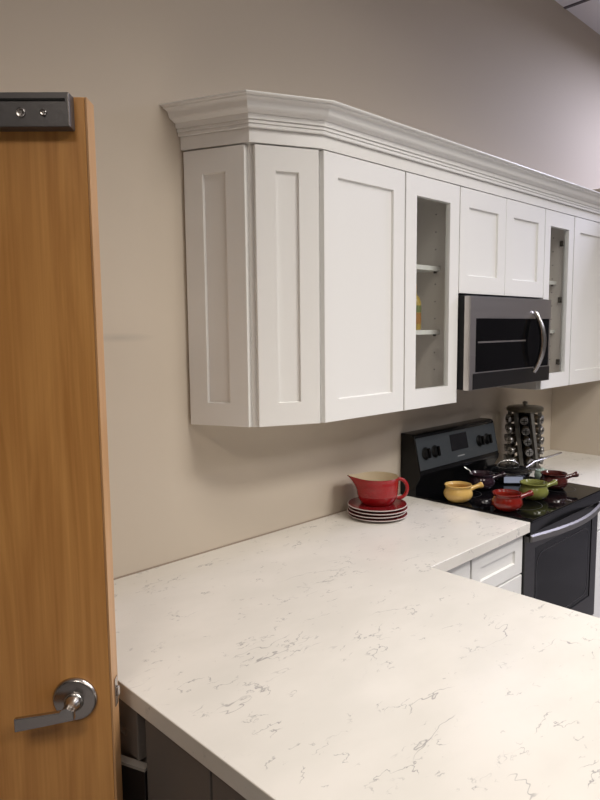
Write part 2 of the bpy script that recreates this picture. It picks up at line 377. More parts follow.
# closer bracket at the top of the door
cb = MB(); cb.box(0.0225, 0.30, 2.058, 2.119, 0.0006, 0.030, DM); cbo = cb.build('closer_bracket', GUN, t, bevel=0.002)
MB().box(0.030, 0.30, 2.1035, 2.1075, 0.0302, 0.0318, DM).build('groove_strip', BMATTE, cbo)
MB().box(0.0235, 0.025, 2.060, 2.116, 0.0301, 0.0312, DM).build('end_cap_edge', NICKEL, cbo)
for (su, rr) in ((0.110, 0.0085), (0.069, 0.0062)):
    s = MB(); s.lathe([(0.0, 0.0300), (rr, 0.0300), (rr, 0.0325), (rr * 0.8, 0.0340), (rr * 0.45, 0.0335), (rr * 0.40, 0.0322), (0, 0.0322)], 24, rot_to_w((su, 2.083, 0))); s.build('screw', NICKEL, cbo, smooth=True)

# ---------------------------------------------------------------- upper cabinets
ZB, ZT, ZF, ZS = 1.372, 2.262, 2.307, 1.828
YB = -0.305
# angled end cabinet
Wp, Ap, Bp = Vector((-0.1365, -0.003)), Vector((-0.0435, -0.2125)), Vector((0.1655, -0.305))
t = thing('wall_cabinet', 'white angled end wall cabinet with two narrow shaker panels, leftmost of the upper cabinets', 'wall cabinet', (0.0, -0.12, ZB), 'white shaker wall cabinets')
MB().prism([Wp, Ap, Bp, (0.1655, -0.003)], ZB, ZF).build('body', WHITE, t, bevel=0.0015)
for (a, b, l0, l1, nm) in ((Wp, Ap, 0.000, 0.010, 'side_panel'), (Ap, Bp, 0.009, 0.006, 'door')):
    dv = (b - a); L_ = dv.length; dv.normalize(); w = Vector((dv.y, -dv.x))
    p = a + dv * l0 + w * 0.0005
    shaker(L_ - l0 - l1, ZT - ZB - 0.004, frame_M((p.x, p.y, ZB + 0.002), (dv.x, dv.y, 0), (w.x, w.y, 0)), stile=0.068).build(nm, WHITE, t)

t = thing('wall_cabinet', 'white wall cabinet with one wide solid shaker door, beside the angled end cabinet', 'wall cabinet', (0.388, -0.15, ZB), 'white shaker wall cabinets')
MB().box(0.1665, 0.6085, YB, -0.003, ZB, ZF).build('body', WHITE, t, bevel=0.001)
door_front(t, 0.171, 0.6055, ZB + 0.002, ZT)

def open_cabinet(x0, x1, label, shelves):
    t = thing('wall_cabinet', label, 'wall cabinet', ((x0 + x1) / 2, -0.15, ZB), 'white shaker wall cabinets')
    s = 0.018
    b = MB().box(x0, x0 + s, YB + 0.019, -0.003, ZB, ZF).box(x1 - s, x1, YB + 0.019, -0.003, ZB, ZF)
    b.box(x0, x1, YB, YB + 0.0188, ZT - 0.045, ZF).box(x0, x1, YB, YB + 0.0188, ZB, ZB + 0.045)
    b.box(x0, x0 + 0.035, YB, YB + 0.0188, ZB + 0.0452, ZT - 0.0452).box(x1 - 0.035, x1, YB, YB + 0.0188, ZB + 0.0452, ZT - 0.0452)
    b.box(x0 + s, x1 - s, YB + 0.019, -0.003, ZT + 0.02, ZF)
    b.build('body', WHITE, t)
    li = MB().box(x0 + s + 0.0003, x1 - s - 0.0003, -0.010, -0.004, ZB + 0.02, ZT + 0.0195)
    li.box(x0 + s + 0.0003, x0 + s + 0.004, YB + 0.0195, -0.0105, ZB + 0.02, ZT + 0.0195).box(x1 - s - 0.004, x1 - s - 0.0003, YB + 0.0195, -0.0105, ZB + 0.02, ZT + 0.0195)
    li.box(x0 + s + 0.0045, x1 - s - 0.0045, YB + 0.0195, -0.0105, ZB + 0.0, ZB + 0.020)
    li.build('lining', INSIDE, t)
    for z in shelves:
        MB().box(x0 + s + 0.0042, x1 - s - 0.0042, -0.250, -0.0105, z - 0.018, z).build('shelf', WHITE, t)
    z = ZB + 0.14
    while z < ZT - 0.1:
        for y in (-0.225, -0.05): MB().box(x1 - s - 0.0046, x1 - s - 0.0041, y - 0.0025, y + 0.0025, z - 0.0025, z + 0.0025).build('pin_hole', PIN, t)
        z += 0.072
    for z in shelves: MB().box(x1 - s - 0.014, x1 - s - 0.0041, -0.232, -0.222, z - 0.026, z - 0.0175).build('shelf_pin', PIN, t)
    return t
t = open_cabinet(0.6095, 0.9775, 'white glass-door wall cabinet left of the microwave, two shelves inside', (1.943, 1.680))
d = door_front(t, 0.6125, 0.9750, ZB + 0.002, ZT, panel=False)
MB().box(0.6115 + 0.063, 0.9755 - 0.063, YB - 0.011, YB - 0.008, ZB + 0.07, ZT - 0.07).build('glass_pane', PANE, d)

t = thing('wall_cabinet', 'short white wall cabinet with a pair of shaker doors directly above the microwave', 'wall cabinet', (1.36, -0.15, ZS), 'white shaker wall cabinets')
MB().box(0.9785, 1.7415, YB, -0.003, ZS + 0.004, ZF).build('body', WHITE, t, bevel=0.001)
door_front(t, 0.981, 1.3565, ZS + 0.003, ZT); door_front(t, 1.359, 1.739, ZS + 0.003, ZT)

t = open_cabinet(1.7425, 2.0745, 'white glass-door wall cabinet right of the microwave, two shelves and hinges inside', (1.930, 1.672))
d = door_front(t, 1.7445, 2.0725, ZB + 0.002, ZT, panel=False, stile=0.058)
MB().box(1.7445 + 0.053, 2.0725 - 0.053, YB - 0.011, YB - 0.008, ZB + 0.07, ZT - 0.07).build('glass_pane', PANE, d)
for z in (2.125, 1.83, 1.50):
    hb = MB().box(2.036, 2.0515, -0.284, -0.266, z - 0.014, z + 0.014).build('hinge', BMATTE, t, bevel=0.001)

t = thing('wall_cabinet', 'white wall cabinet with one solid shaker door against the right partition', 'wall cabinet', (2.32, -0.15, ZB), 'white shaker wall cabinets')
MB().box(2.0755, 2.5795, YB, -0.003, ZB, ZF).build('body', WHITE, t, bevel=0.001)
door_front(t, 2.083, 2.577, ZB + 0.002, ZT)

def fpt(P, i, o):
    def nrm(a, b): d = (b - a).normalized(); return Vector((d.y, -d.x))
    if i == 0:
        n0 = nrm(P[0], P[1]); p = P[0] + n0 * o; d = (P[1] - P[0]).normalized(); return p + d * ((-0.003 - p.y) / d.y)
    if i == len(P) - 1: return P[i] + nrm(P[i - 1], P[i]) * o
    n0, n1 = nrm(P[i - 1], P[i]), nrm(P[i], P[i + 1]); b = (n0 + n1).normalized(); return P[i] + b * (o / b.dot(n0))
FP = [Wp, Ap, Vector((0.1665, -0.305)), Vector((2.5795, -0.305))]
ring = [fpt(FP, i, 0.0208) for i in range(4)] + [fpt(FP, i, 0.0006) for i in (3, 2, 1, 0)]
tag(MB().prism(ring, ZT + 0.0035, ZF - 0.0005).build('frieze_board', WHITE, bevel=0.0008), 'flat white frieze strip between the upper cabinet doors and the crown molding', 'trim board')
# crown moulding: profile swept along the fronts with mitred corners
path = [Vector((-0.1365, -0.003)), Vector((-0.0455, -0.2145)), Vector((0.1655, -0.3065)), Vector((2.5795, -0.3065))]
prof = [(0.001, 0.000), (0.026, 0.000), (0.027, 0.002), (0.027, 0.009), (0.025, 0.0105), (0.030, 0.012), (0.030, 0.019), (0.0275, 0.0205), (0.034, 0.022), (0.035, 0.036), (0.040, 0.037),
        (0.043, 0.0395), (0.047, 0.0420), (0.0520, 0.0440), (0.0560, 0.0485), (0.0580, 0.055), (0.0600, 0.0615), (0.064, 0.0660), (0.070, 0.0685), (0.075, 0.0695), (0.0765, 0.0735), (0.083, 0.0750), (0.085, 0.0780), (0.084, 0.081), (0.001, 0.081)]
def offs(i, o):
    if o < 0.004: o = 0.001
    def nrm(a, b): d = (b - a).normalized(); return Vector((d.y, -d.x))
    if i == 0:
        n0 = nrm(path[0], path[1]); p = path[0] + n0 * o; d = (path[1] - path[0]).normalized(); k = (-0.003 - p.y) / d.y; return p + d * k
    if i == len(path) - 1: return path[i] + nrm(path[i - 1], path[i]) * o
    n0, n1 = nrm(path[i - 1], path[i]), nrm(path[i], path[i + 1]); b = (n0 + n1).normalized(); return path[i] + b * (o / b.dot(n0))
mb = MB(); rows = []
for i in range(len(path)):
    rows.append([mb.bm.verts.new((*offs(i, o), ZF + z * 1.07)) for (o, z) in [(a + 0.002, b) for a, b in prof]])
for i in range(len(path) - 1):
    for k in range(len(prof)):
        k2 = (k + 1) % len(prof); mb.bm.faces.new((rows[i][k], rows[i][k2], rows[i + 1][k2], rows[i + 1][k]))
mb.bm.faces.new(rows[0]); mb.bm.faces.new(rows[-1][::-1])
tag(mb.build('crown_molding', WHITE), 'continuous white stepped crown molding running along the top of all the upper cabinets', 'crown molding')

# yellow jar on the lower shelf of the left glass cabinet
jx, jy, jz = 0.825, -0.205, 1.6805
t = thing('oil_bottle', 'small yellow bottle with green and orange labels behind the left glass door', 'bottle', (jx, jy, jz))
T = Matrix.Translation((jx, jy, jz))
MB().lathe([(0, 0), (0.032, 0), (0.034, 0.004), (0.034, 0.11), (0.028, 0.13), (0.015, 0.148), (0.014, 0.165), (0, 0.165)], 28, T).build('glass_body', OIL, t, smooth=True)
MB().lathe([(0.0343, 0.025), (0.0347, 0.025), (0.0347, 0.07), (0.0343, 0.07)], 28, T, closed=True).build('lower_label', ORANGE, t, smooth=True)
MB().lathe([(0.0343, 0.072), (0.0347, 0.072), (0.0347, 0.10), (0.0343, 0.10)], 28, T, closed=True).build('upper_label', OILLBL, t, smooth=True)
MB().lathe([(0, 0.1655), (0.016, 0.1655), (0.016, 0.185), (0, 0.185)], 20, T).build('cap', ORANGE, t, smooth=True)

# ---------------------------------------------------------------- microwave
X0, X1, Z0, Z1 = 0.9800, 1.7400, 1.425, 1.822
t = thing('microwave', 'over-the-range stainless steel microwave with black window and curved handle, under the short cabinet', 'microwave', (1.36, -0.2, Z0))
MB().box(X0, X1, -0.352, -0.004, Z0 + 0.004, Z1).build('body', BMATTE, t, bevel=0.002)
YM = -0.378
DXL, DXR = X0 + 0.001, 1.7300
dr = MB()
pts = [(DXL, -0.3525), (DXL, YM + 0.004), (DXL + 0.004, YM), (DXR - 0.012, YM), (DXR, YM + 0.008), (DXR, -0.3525)]
wx0, wx1, wz0, wz1 = 1.030, 1.705, 1.500, 1.727
dr.prism(pts, wz1, Z1 - 0.004); dr.prism(pts, Z0 + 0.002, wz0)
dr.prism([(DXL, -0.3525), (DXL, YM + 0.004), (DXL + 0.004, YM), (wx0, YM), (wx0, -0.3525)], wz0, wz1)
dr.prism([(wx1, -0.3525), (wx1, YM), (DXR - 0.012, YM), (DXR, YM + 0.008), (DXR, -0.3525)], wz0, wz1)
door = dr.build('door', STEEL, t)
MB().box(wx0 + 0.0005, wx1 - 0.0005, YM + 0.0015, -0.3555, wz0 + 0.0005, wz1 - 0.0005).build('window', BGLASS, door)
MB().box(wx0 + 0.02, 1.47, YM + 0.0007, YM + 0.0014, 1.623, 1.630).build('window_trim_line', STEEL, door)
MB().box(DXL + 0.030, DXR - 0.012, YM - 0.0012, YM - 0.0002, Z0 + 0.004, wz0 - 0.004).build('lower_band', DKSTEEL, door)
hp = []
for i in range(21):
    f = i / 20; s = math.sin(PI * f); hp.append((1.540 + 0.012 * s, YM - 0.008 - 0.036 * s ** 0.8, 1.478 + (1.757 - 1.478) * f))
MB().tube(hp, [0.0115 + 0.004 * math.sin(PI * i / 20) for i in range(21)], 14, up=Vector((0, 1, 0))).build('handle', STEELV, door, smooth=True)
MB().box(X0 + 0.06, X1 - 0.06, -0.34, -0.06, Z0 - 0.003, Z0 + 0.0035).build('grease_filter', DKSTEEL, t)

# ---------------------------------------------------------------- counters and base cabinets
CZ, CT = 0.914, 0.042
PL, PR, CY, RX = -0.741, 0.329, -0.648, 1.016
PEND = -2.75
o = MB().prism([(PL, -0.004), (PL, PEND), (PR, PEND), (PR, CY), (RX, CY), (RX, -0.004)], CZ - CT, CZ).build('countertop', QUARTZ, bevel=0.0025, origin=(0, 0, CZ - CT))
tag(o, 'large L-shaped white quartz countertop with fine grey veins, left of the stove', 'countertop')
o = MB().box(1.753, PX - 0.001, CY, -0.004, CZ - CT, CZ).build('countertop', QUARTZ, bevel=0.0025)
tag(o, 'small white quartz countertop between the stove and the right partition', 'countertop')
struct(MB().box(-0.741, 1.016, -0.0038, -0.0003, CZ - 0.004, CZ + 0.003).build('trim_3', CAULK))

CBZ = CZ - CT - 0.001
# wall run drawer base, white
t = thing('base_cabinet', 'white base cabinet with shaker drawers between the counter corner and the stove', 'base cabinet', (0.8, -0.3, 0), 'white base cabinets')
MB().box(0.625, 1.012, -0.600, -0.006, 0.10, CBZ).build('body', WHITE, t)
MB().box(0.625, 1.012, -0.54, -0.006, 0.0, 0.0995).build('toe_kick', FOOT, t)
for (z0, z1) in ((0.700, CBZ - 0.012), (0.41, 0.692), (0.11, 0.402)):
    shaker(0.382, z1 - z0, frame_M((0.6275, -0.6005, z0), (1, 0, 0), (0, -1, 0)), stile=0.06, rail=0.052).build('drawer', WHITE, t)
t = thing('base_cabinet', 'white corner base cabinet under the inner corner of the quartz counter', 'base cabinet', (0.45, -0.3, 0), 'white base cabinets')
MB().box(0.330, 0.6235, -0.600, -0.006, 0.10, CBZ).build('body', WHITE, t)
MB().box(0.330, 0.6235, -0.54, -0.006, 0.0, 0.0995).build('toe_kick', FOOT, t)
MB().box(0.345, 0.6195, -0.618, -0.6005, 0.11, CBZ - 0.012).build('filler_panel', WHITE, t, bevel=0.001)
t = thing('base_cabinet', 'white base cabinet under the small counter right of the stove', 'base cabinet', (2.18, -0.3, 0), 'white base cabinets')
MB().box(1.757, 2.579, -0.600, -0.006, 0.10, CBZ).build('body', WHITE, t)
MB().box(1.757, 2.579, -0.54, -0.006, 0.0, 0.0995).build('toe_kick', FOOT, t)
for x0 in (1.761, 2.171):
    shaker(0.404, 0.155, frame_M((x0, -0.6005, 0.70), (1, 0, 0), (0, -1, 0)), stile=0.06, rail=0.045).build('drawer', WHITE, t)
    shaker(0.404, 0.582, frame_M((x0, -0.6005, 0.11), (1, 0, 0), (0, -1, 0)), stile=0.06).build('door', WHITE, t)

# peninsula, taupe grey
PB = -0.712
t = thing('peninsula_cabinet', 'dark taupe base cabinet under the left side of the counter beside the wooden door', 'base cabinet', (-0.2, -0.45, 0), 'taupe peninsula cabinets')
MB().box(PB, 0.318, -0.8815, -0.006, 0.10, CBZ).build('body', GREY, t, bevel=0.001)
MB().box(PB + 0.05, 0.318, -0.884, -0.006, 0.0, 0.0995).build('toe_kick', FOOT, t)
MB().box(PB - 0.0205, PB - 0.0005, -0.8805, -0.650, 0.11, CBZ - 0.004).build('side_panel', GREY, t, bevel=0.001)
shaker(0.60, 0.115, frame_M((PB - 0.0005, -0.015, CBZ - 0.122), (0, -1, 0), (-1, 0, 0)), stile=0.05, rail=0.035).build('drawer', GREY, t)
# slightly open grey door, shadow on its face painted black; pale top edge
a0 = math.radians(21)
Mh = Matrix.Translation((PB - 0.004, -0.637, 0)) @ Matrix.Rotation(a0, 4, 'Z')
dd = MB().box(-0.020, -0.001, 0.0, 0.42, 0.11, 0.738, Mh).build('door', SHADEDDOOR, t, bevel=0.001)
MB().box(-0.020, -0.001, 0.0, 0.42, 0.7382, 0.745, Mh).build('edge_band', GREYEDGE, dd)
t = thing('peninsula_cabinet', 'dark taupe base cabinet under the near end of the quartz peninsula', 'base cabinet', (-0.2, -1.8, 0), 'taupe peninsula cabinets')
MB().box(PB, 0.318, PEND + 0.03, -0.8875, 0.10, CBZ).build('body', GREY, t, bevel=0.001)
MB().box(PB + 0.05, 0.318, PEND + 0.03, -0.8865, 0.0, 0.0995).build('toe_kick', FOOT, t)
y = -0.8875
for k in range(3):
    shaker(0.60, CBZ - 0.116, frame_M((PB - 0.0005, y, 0.11), (0, -1, 0), (-1, 0, 0)), stile=0.075).build('door', GREY, t); y -= 0.604

# ---------------------------------------------------------------- range
X0, X1 = 1.0185, 1.7500
RT = 0.922; YR = -0.628
t = thing('range', 'black and stainless electric range with glass cooktop and slate control panel', 'stove', (1.4, -0.32, 0))
MB().box(X0, X1, -0.600, -0.012, 0.02, RT - 0.012).build('body', BLACK, t)
MB().box(X0, X1, -0.655, -0.090, RT - 0.0115, RT).build('cooktop', BGLASS, t, bevel=0.004)
MB().box(X0, X1, -0.648, -0.6005, RT - 0.062, RT - 0.012).build('vent_trim', BLACK, t, bevel=0.004)
for (bx, by, br) in ((1.21, -0.50, 0.095), (1.21, -0.23, 0.075), (1.60, -0.50, 0.075), (1.60, -0.23, 0.095)):
    MB().lathe([(br - 0.002, 0.0002), (br, 0.0002), (br, 0.0006), (br - 0.002, 0.0006)], 56, Matrix.Translation((bx, by, RT)), closed=True).build('burner_ring', RUBBERGREY, t)
# backguard: wedge
def yz_prism(mb, poly, x0, x1):
    a = [mb.bm.verts.new((x0, p[0], p[1])) for p in poly]; b = [mb.bm.verts.new((x1, p[0], p[1])) for p in poly]; n = len(poly)
    mb.bm.faces.new(a); mb.bm.faces.new(b[::-1])
    for i in range(n): mb.bm.faces.new((a[i], b[i], b[(i + 1) % n], a[(i + 1) % n]))
    return mb
BT = (-0.078, 1.192); BB = (-0.112, 1.030)
bg = yz_prism(MB(), [(-0.002, RT - 0.012), (-0.0895, RT - 0.012), (-0.0895, 0.960), (-0.112, 1.000), (-0.116, 1.022), BB, BT, (-0.072, 1.200), (-0.055, 1.204), (-0.002, 1.204)], X0, X1 - 0.022).build('backguard', BLACK, t, bevel=0.003)
vdir = Vector((0, BT[0] - BB[0], BT[1] - BB[1])).normalized(); wdir = Vector((0, -vdir.z, vdir.y))
PM = Matrix(((1, 0, 0, X0), (0, vdir.y, wdir.y, BB[0]), (0, vdir.z, wdir.z, BB[1]), (0, 0, 0, 1)))
PH = (Vector(BT) - Vector(BB)).length
pan = MB().box(0.004, 0.700, 0.008, PH - 0.008, 0.0003, 0.003, PM).build('control_panel', SLATE, t, bevel=0.001)
MB().box(0.275, 0.425, 0.062, 0.142, 0.0032, 0.0045, PM).build('display', DISPLAY, pan, bevel=0.0006)
MB().box(0.320, 0.380, 0.030, 0.036, 0.0031, 0.0036, PM).build('badge', DIGIT, pan)
for ku in (0.062, 0.138, 0.535, 0.610):
    kn = MB().lathe([(0, 0.0032), (0.029, 0.0032), (0.029, 0.006), (0.024, 0.010), (0.022, 0.020), (0, 0.021)], 32, PM @ Matrix.Translation((ku, 0.082, 0))).build('knob', BMATTE, pan, smooth=True)
    MB().box(ku - 0.006, ku + 0.006, 0.082 - 0.023, 0.082 + 0.023, 0.0212, 0.031, PM).build('grip', BLACK, kn, bevel=0.002)
# oven door
oz0, oz1 = 0.290, 0.852
wx0, wx1, wz0, wz1 = X0 + 0.085, X1 - 0.065, 0.400, 0.782
od = MB().box(X0, wx0, YR, -0.6005, oz0, oz1).box(wx1, X1, YR, -0.6005, oz0, oz1).box(wx0, wx1, YR, -0.6005, oz0, wz0).box(wx0, wx1, YR, -0.6005, wz1, oz1)
od = od.build('oven_door', DKSTEEL, t)
gl = MB()
def rrect(x0, x1, z0, z1, r, n=6):
    P = []
    for (cx, cz, a0) in ((x1 - r, z1 - r, 0), (x0 + r, z1 - r, 90), (x0 + r, z0 + r, 180), (x1 - r, z0 + r, 270)):
        for k in range(n + 1): a = math.radians(a0 + 90 * k / n); P.append((cx + r * math.cos(a), cz + r * math.sin(a)))
    return P
MB().box(wx0, wx1, YR + 0.003, -0.605, wz0, wz1).build('window', BGLASS, od)
inn = MB(); a = rrect(wx0 + 0.022, wx1 - 0.022, wz0 + 0.022, wz1 - 0.03, 0.06); b = rrect(wx0 + 0.027, wx1 - 0.027, wz0 + 0.027, wz1 - 0.035, 0.056)
va = [inn.bm.verts.new((p[0], YR + 0.0022, p[1])) for p in a]; vb = [inn.bm.verts.new((p[0], YR + 0.0022, p[1])) for p in b]
for k in range(len(a)): inn.bm.faces.new((va[k], va[(k + 1) % len(a)], vb[(k + 1) % len(a)], vb[k]))
inn.build('window_border', DKSTEEL, od)
hp = []
for i in range(25):
    f = i / 24; hp.append((X0 + 0.006 + f * (X1 - X0 - 0.012), YR - 0.018 - 0.046 * math.sin(PI * f), 0.842))
hb = MB()
secs = []
for p in hp:
    x, y_, z = p; secs.append([hb.bm.verts.new(q) for q in ((x, y_ + 0.007, z - 0.016), (x, y_ - 0.007, z - 0.013), (x, y_ - 0.009, z + 0.010), (x, y_ + 0.004, z + 0.016))])
for i in range(24):
    for k in range(4): hb.bm.faces.new((secs[i][k], secs[i][(k + 1) % 4], secs[i + 1][(k + 1) % 4], secs[i + 1][k]))
hb.bm.faces.new(secs[0][::-1]); hb.bm.faces.new(secs[-1])
hb.build('handle', HSTEEL, od, bevel=0.002)
for a, b in ((X0, X0 + 0.03), (X1 - 0.03, X1)): MB().box(a, b, YR - 0.016, YR - 0.0005, 0.826, 0.850).build('handle_bracket', DKSTEEL, od)
MB().box(X0, X1, YR, -0.6005, 0.095, 0.282).build('storage_drawer', STEEL, t, bevel=0.003)
MB().box(X0 + 0.02, X1 - 0.02, -0.57, -0.05, 0.0, 0.0195).build('leveling_base', FOOT, t)

# ---------------------------------------------------------------- dishes on the counter
PC = Vector((0.663, -0.152, CZ))
S = 1.0
groups = 'red plates stacked under the pitcher'
pz = CZ + 0.0005
for k in range(4):
    lab = ['bottom plate of the red stack on the quartz counter', 'second plate from the bottom of the red stack on the quartz counter',
           'third plate from the bottom of the red stack on the quartz counter', 'top red plate directly under the pitcher'][k]
    z = pz + k * 0.0138; T = Matrix.Translation((PC.x + [0.003, -0.002, 0.002, 0][k], PC.y + [0, 0.002, -0.002, 0][k], z)); r = [0.124, 0.122, 0.124, 0.123][k]
    p = thing('plate', lab, 'plate', (PC.x, PC.y, z), groups)
    MB().lathe([(0, 0), (0.07, 0), (0.075, 0.0015), (r - 0.004, 0.0082), (r, 0.0100), (r + 0.0005, 0.0122), (r - 0.0018, 0.0134), (r - 0.004, 0.0126), (0.074, 0.0040), (0.070, 0.0030), (0, 0.0028)], 56, T).build('dish', PLATEWHITE, p, smooth=True)
    MB().lathe([(r - 0.003, 0.0136), (0.0755, 0.0052), (0.070, 0.0036), (0, 0.0034), (0, 0.0030), (0.069, 0.0032), (0.0745, 0.0044), (r - 0.003, 0.0130)], 56, T, closed=False).build('glazed_top', PLATERED, p, smooth=True)
PZ = pz + 3 * 0.0138 + 0.0040
# pitcher: axis spout -> handle runs along the camera's right direction
ax = Vector((0.717, -0.697, 0)).normalized()
ang = math.atan2(ax.y, ax.x)
T = Matrix.Translation((PC.x, PC.y, PZ)) @ Matrix.Rotation(ang, 4, 'Z')
t = thing('pitcher', 'red ribbed ceramic pitcher with cream inside and loop handle, on the stacked plates', 'pitcher', (PC.x, PC.y, PZ))
H = 0.122; R0 = 0.090
def spout(p, th):
    z = p.z; f = max(0.0, (z - 0.065) / (H - 0.065)) ** 1.5
    dth = abs((th - PI + PI) % (2 * PI) - PI)               # angle from -x
    w = math.exp(-(dth / 0.33) ** 2); r = math.hypot(p.x, p.y)
    if r < 1e-6: return p
    g_ = 1 + 0.40 * f * w * (1.0 if r > 0.03 else 0)
    return Vector((p.x * g_, p.y * g_ * (1 - 0.12 * f * w), z + 0.006 * f * w))
outer = [(0.0, 0.0), (0.050, 0.0), (0.055, 0.003), (0.069, 0.016), (0.0785, 0.032), (0.083, 0.046)]
z = 0.050
while z < 0.100: outer += [(0.0840 + (z - 0.05) * 0.07, z), (0.0848 + (z - 0.05) * 0.07, z + 0.004), (0.0842 + (z - 0.05) * 0.07, z + 0.008)]; z += 0.0105
outer += [(R0 - 0.001, H - 0.006), (R0, H - 0.001), (R0 - 0.001, H)]
MB().lathe(outer + [(R0 - 0.004, H)], 72, T, fn=spout).build('bowl', RED, t, smooth=True)
me = t.children[0].data
bm = bmesh.new(); bm.from_mesh(me)
big = [f for f in bm.faces if len(f.verts) > 10 and f.calc_center_median().z > 0.05]
bmesh.ops.delete(bm, geom=big, context='FACES_ONLY'); bm.to_mesh(me); bm.free()
inner = [(0.0, 0.006), (0.048, 0.006), (0.064, 0.018), (0.077, 0.040), (0.081, 0.075), (R0 - 0.005, H - 0.004), (R0 - 0.004, H - 0.0001), (R0 - 0.0025, H + 0.0006)]
MB_in = MB(); MB_in.lathe(inner, 72, T, fn=spout)
ob = MB_in.build('inner_glaze', CREAM, t, smooth=True)
bm = bmesh.new(); bm.from_mesh(ob.data)
big = [f for f in bm.faces if len(f.verts) > 10 and f.calc_center_median().z > 0.05]
bmesh.ops.delete(bm, geom=big, context='FACES_ONLY'); bm.to_mesh(ob.data); bm.free()
hp = []
for i in range(19):
    a = math.radians(100 - 205 * i / 18); hp.append(T @ Vector((0.090 + 0.034 * math.cos(a), 0, 0.070 + 0.040 * math.sin(a))))
MB().tube(hp, [0.0075] * 19, 12, flat=0.75, up=Vector((ax.y * -1, ax.x, 0))).build('handle', RED, t, smooth=True)

# ---------------------------------------------------------------- soup pots on the cooktop
def pot(x, y, az, m1, m2, label, s=1.0):
    t = thing('soup_pot', label, 'pot', (x, y, RT + 0.0008), 'glazed single-handle pots on the cooktop')
    T = Matrix.Translation((x, y, RT + 0.0008)) @ Matrix.Rotation(az, 4, 'Z') @ Matrix.Scale(s, 4)
    MB().lathe([(0, 0), (0.040, 0), (0.045, 0.003), (0.057, 0.014), (0.0635, 0.028), (0.0625, 0.042), (0.0565, 0.054), (0.0545, 0.060), (0.0565, 0.066), (0.0605, 0.0700), (0.0610, 0.0725), (0.0590, 0.0745),
                (0.0560, 0.0735), (0.0515, 0.064)], 52, T).build('bowl', m1, t, smooth=True)
    me = t.children[0].data; bm = bmesh.new(); bm.from_mesh(me)
    big = [f for f in bm.faces if len(f.verts) > 10 and f.calc_center_median().z > 0.05]
    bmesh.ops.delete(bm, geom=big, context='FACES_ONLY'); bm.to_mesh(me); bm.free()
    ob = MB().lathe([(0, 0.006), (0.040, 0.006), (0.056, 0.020), (0.0595, 0.036), (0.054, 0.052), (0.0512, 0.060), (0.0520, 0.0650)], 52, T).build('inner_glaze', m2, t, smooth=True)
    bm = bmesh.new(); bm.from_mesh(ob.data)
    big = [f for f in bm.faces if len(f.verts) > 10 and f.calc_center_median().z > 0.05]
    bmesh.ops.delete(bm, geom=big, context='FACES_ONLY'); bm.to_mesh(ob.data); bm.free()
    P = [(0.052, 0.046), (0.062, 0.049), (0.072, 0.053), (0.088, 0.057), (0.102, 0.060), (0.108, 0.0615), (0.113, 0.063), (0.118, 0.064), (0.121, 0.065)]
    rr = [0.013, 0.0115, 0.0100, 0.0095, 0.0110, 0.0130, 0.0145, 0.0130, 0.0070]
    MB().tube([T @ Vector((a, 0, b)) for a, b in P], [q * s for q in rr], 16).build('handle', m1, t, smooth=True)
    return t
AZ = math.atan2(-0.697, 0.717)
pot(1.075, -0.278, AZ + 0.25, YEL, YELIN, 'mustard yellow glazed pot with stub handle, nearest the counter on the left of the cooktop')
pot(1.090, -0.505, AZ + 0.25, ORED, OREDIN, 'brick red glazed pot with stub handle at the front of the cooktop')
pot(1.340, -0.500, AZ + 0.30, GRN, GRNIN, 'olive green glazed pot with stub handle right of the red pot')
pot(1.585, -0.480, AZ + 0.10, MAR, MARIN, 'dark maroon glazed pot with stub handle, rightmost on the cooktop')
pot(1.345, -0.235, AZ + 0.15, PLUM, PLUMIN, 'blackish plum glazed pot behind the yellow and red pots')

# steel skillet with glass-and-steel lid
sx, sy = 1.600, -0.235
t = thing('skillet', 'stainless steel skillet with long handle at the back of the cooktop', 'pan', (sx, sy, RT + 0.0008))
T = Matrix.Translation((sx, sy, RT + 0.0008))
MB().lathe([(0, 0), (0.085, 0), (0.096, 0.006), (0.109, 0.040), (0.114, 0.045), (0.1145, 0.047), (0.111, 0.047), (0.106, 0.041), (0.092, 0.010), (0, 0.008)], 60, T).build('pan_body', STEELV, t, smooth=True)
hd = Vector((0.95, -0.12, 0)).normalized()
hd = Vector((0.985, -0.20, 0)).normalized()
hpz = [(0.110, 0.038), (0.150, 0.052), (0.20, 0.068), (0.30, 0.078), (0.43, 0.090)]
MB().tube([(sx + hd.x * a * 1.0, sy + hd.y * a, RT + b) for a, b in hpz], [0.010, 0.009, 0.009, 0.010, 0.008], 12, flat=0.5).build('handle', STEELV, t, smooth=True)
MB().box(-0.045, 0.045, -0.1105, -0.1075, 0.008, 0.038, T @ Matrix.Rotation(math.radians(-48), 4, 'Z')).build('label_sticker', LABELM, t)
lz = RT + 0.0008 + 0.0475
t = thing('pan_lid', 'dark domed lid with steel rim and loop handle resting on the skillet', 'lid', (sx, sy, lz))
T = Matrix.Translation((sx, sy, lz))
MB().lathe([(0.1125, 0.0003), (0.117, 0.0003), (0.1175, 0.005), (0.1125, 0.006)], 60, T, closed=True).build('rim', STEELV, t, smooth=True)
MB().lathe([(0.1120, 0.002), (0.102, 0.009), (0.085, 0.017), (0.05, 0.023), (0.0, 0.026)], 60, T).build('dome', BGLASS, t, smooth=True)
aa = Vector((0.717, -0.697, 0)).normalized()
MB().tube([(sx + aa.x * 0.055 * math.cos(q), sy + aa.y * 0.055 * math.cos(q), lz + 0.020 + 0.030 * math.sin(q)) for q in [PI * i / 14 for i in range(15)]], 0.0045, 10, up=Vector((0.697, 0.717, 0))).build('loop_handle', STEELV, t, smooth=True)
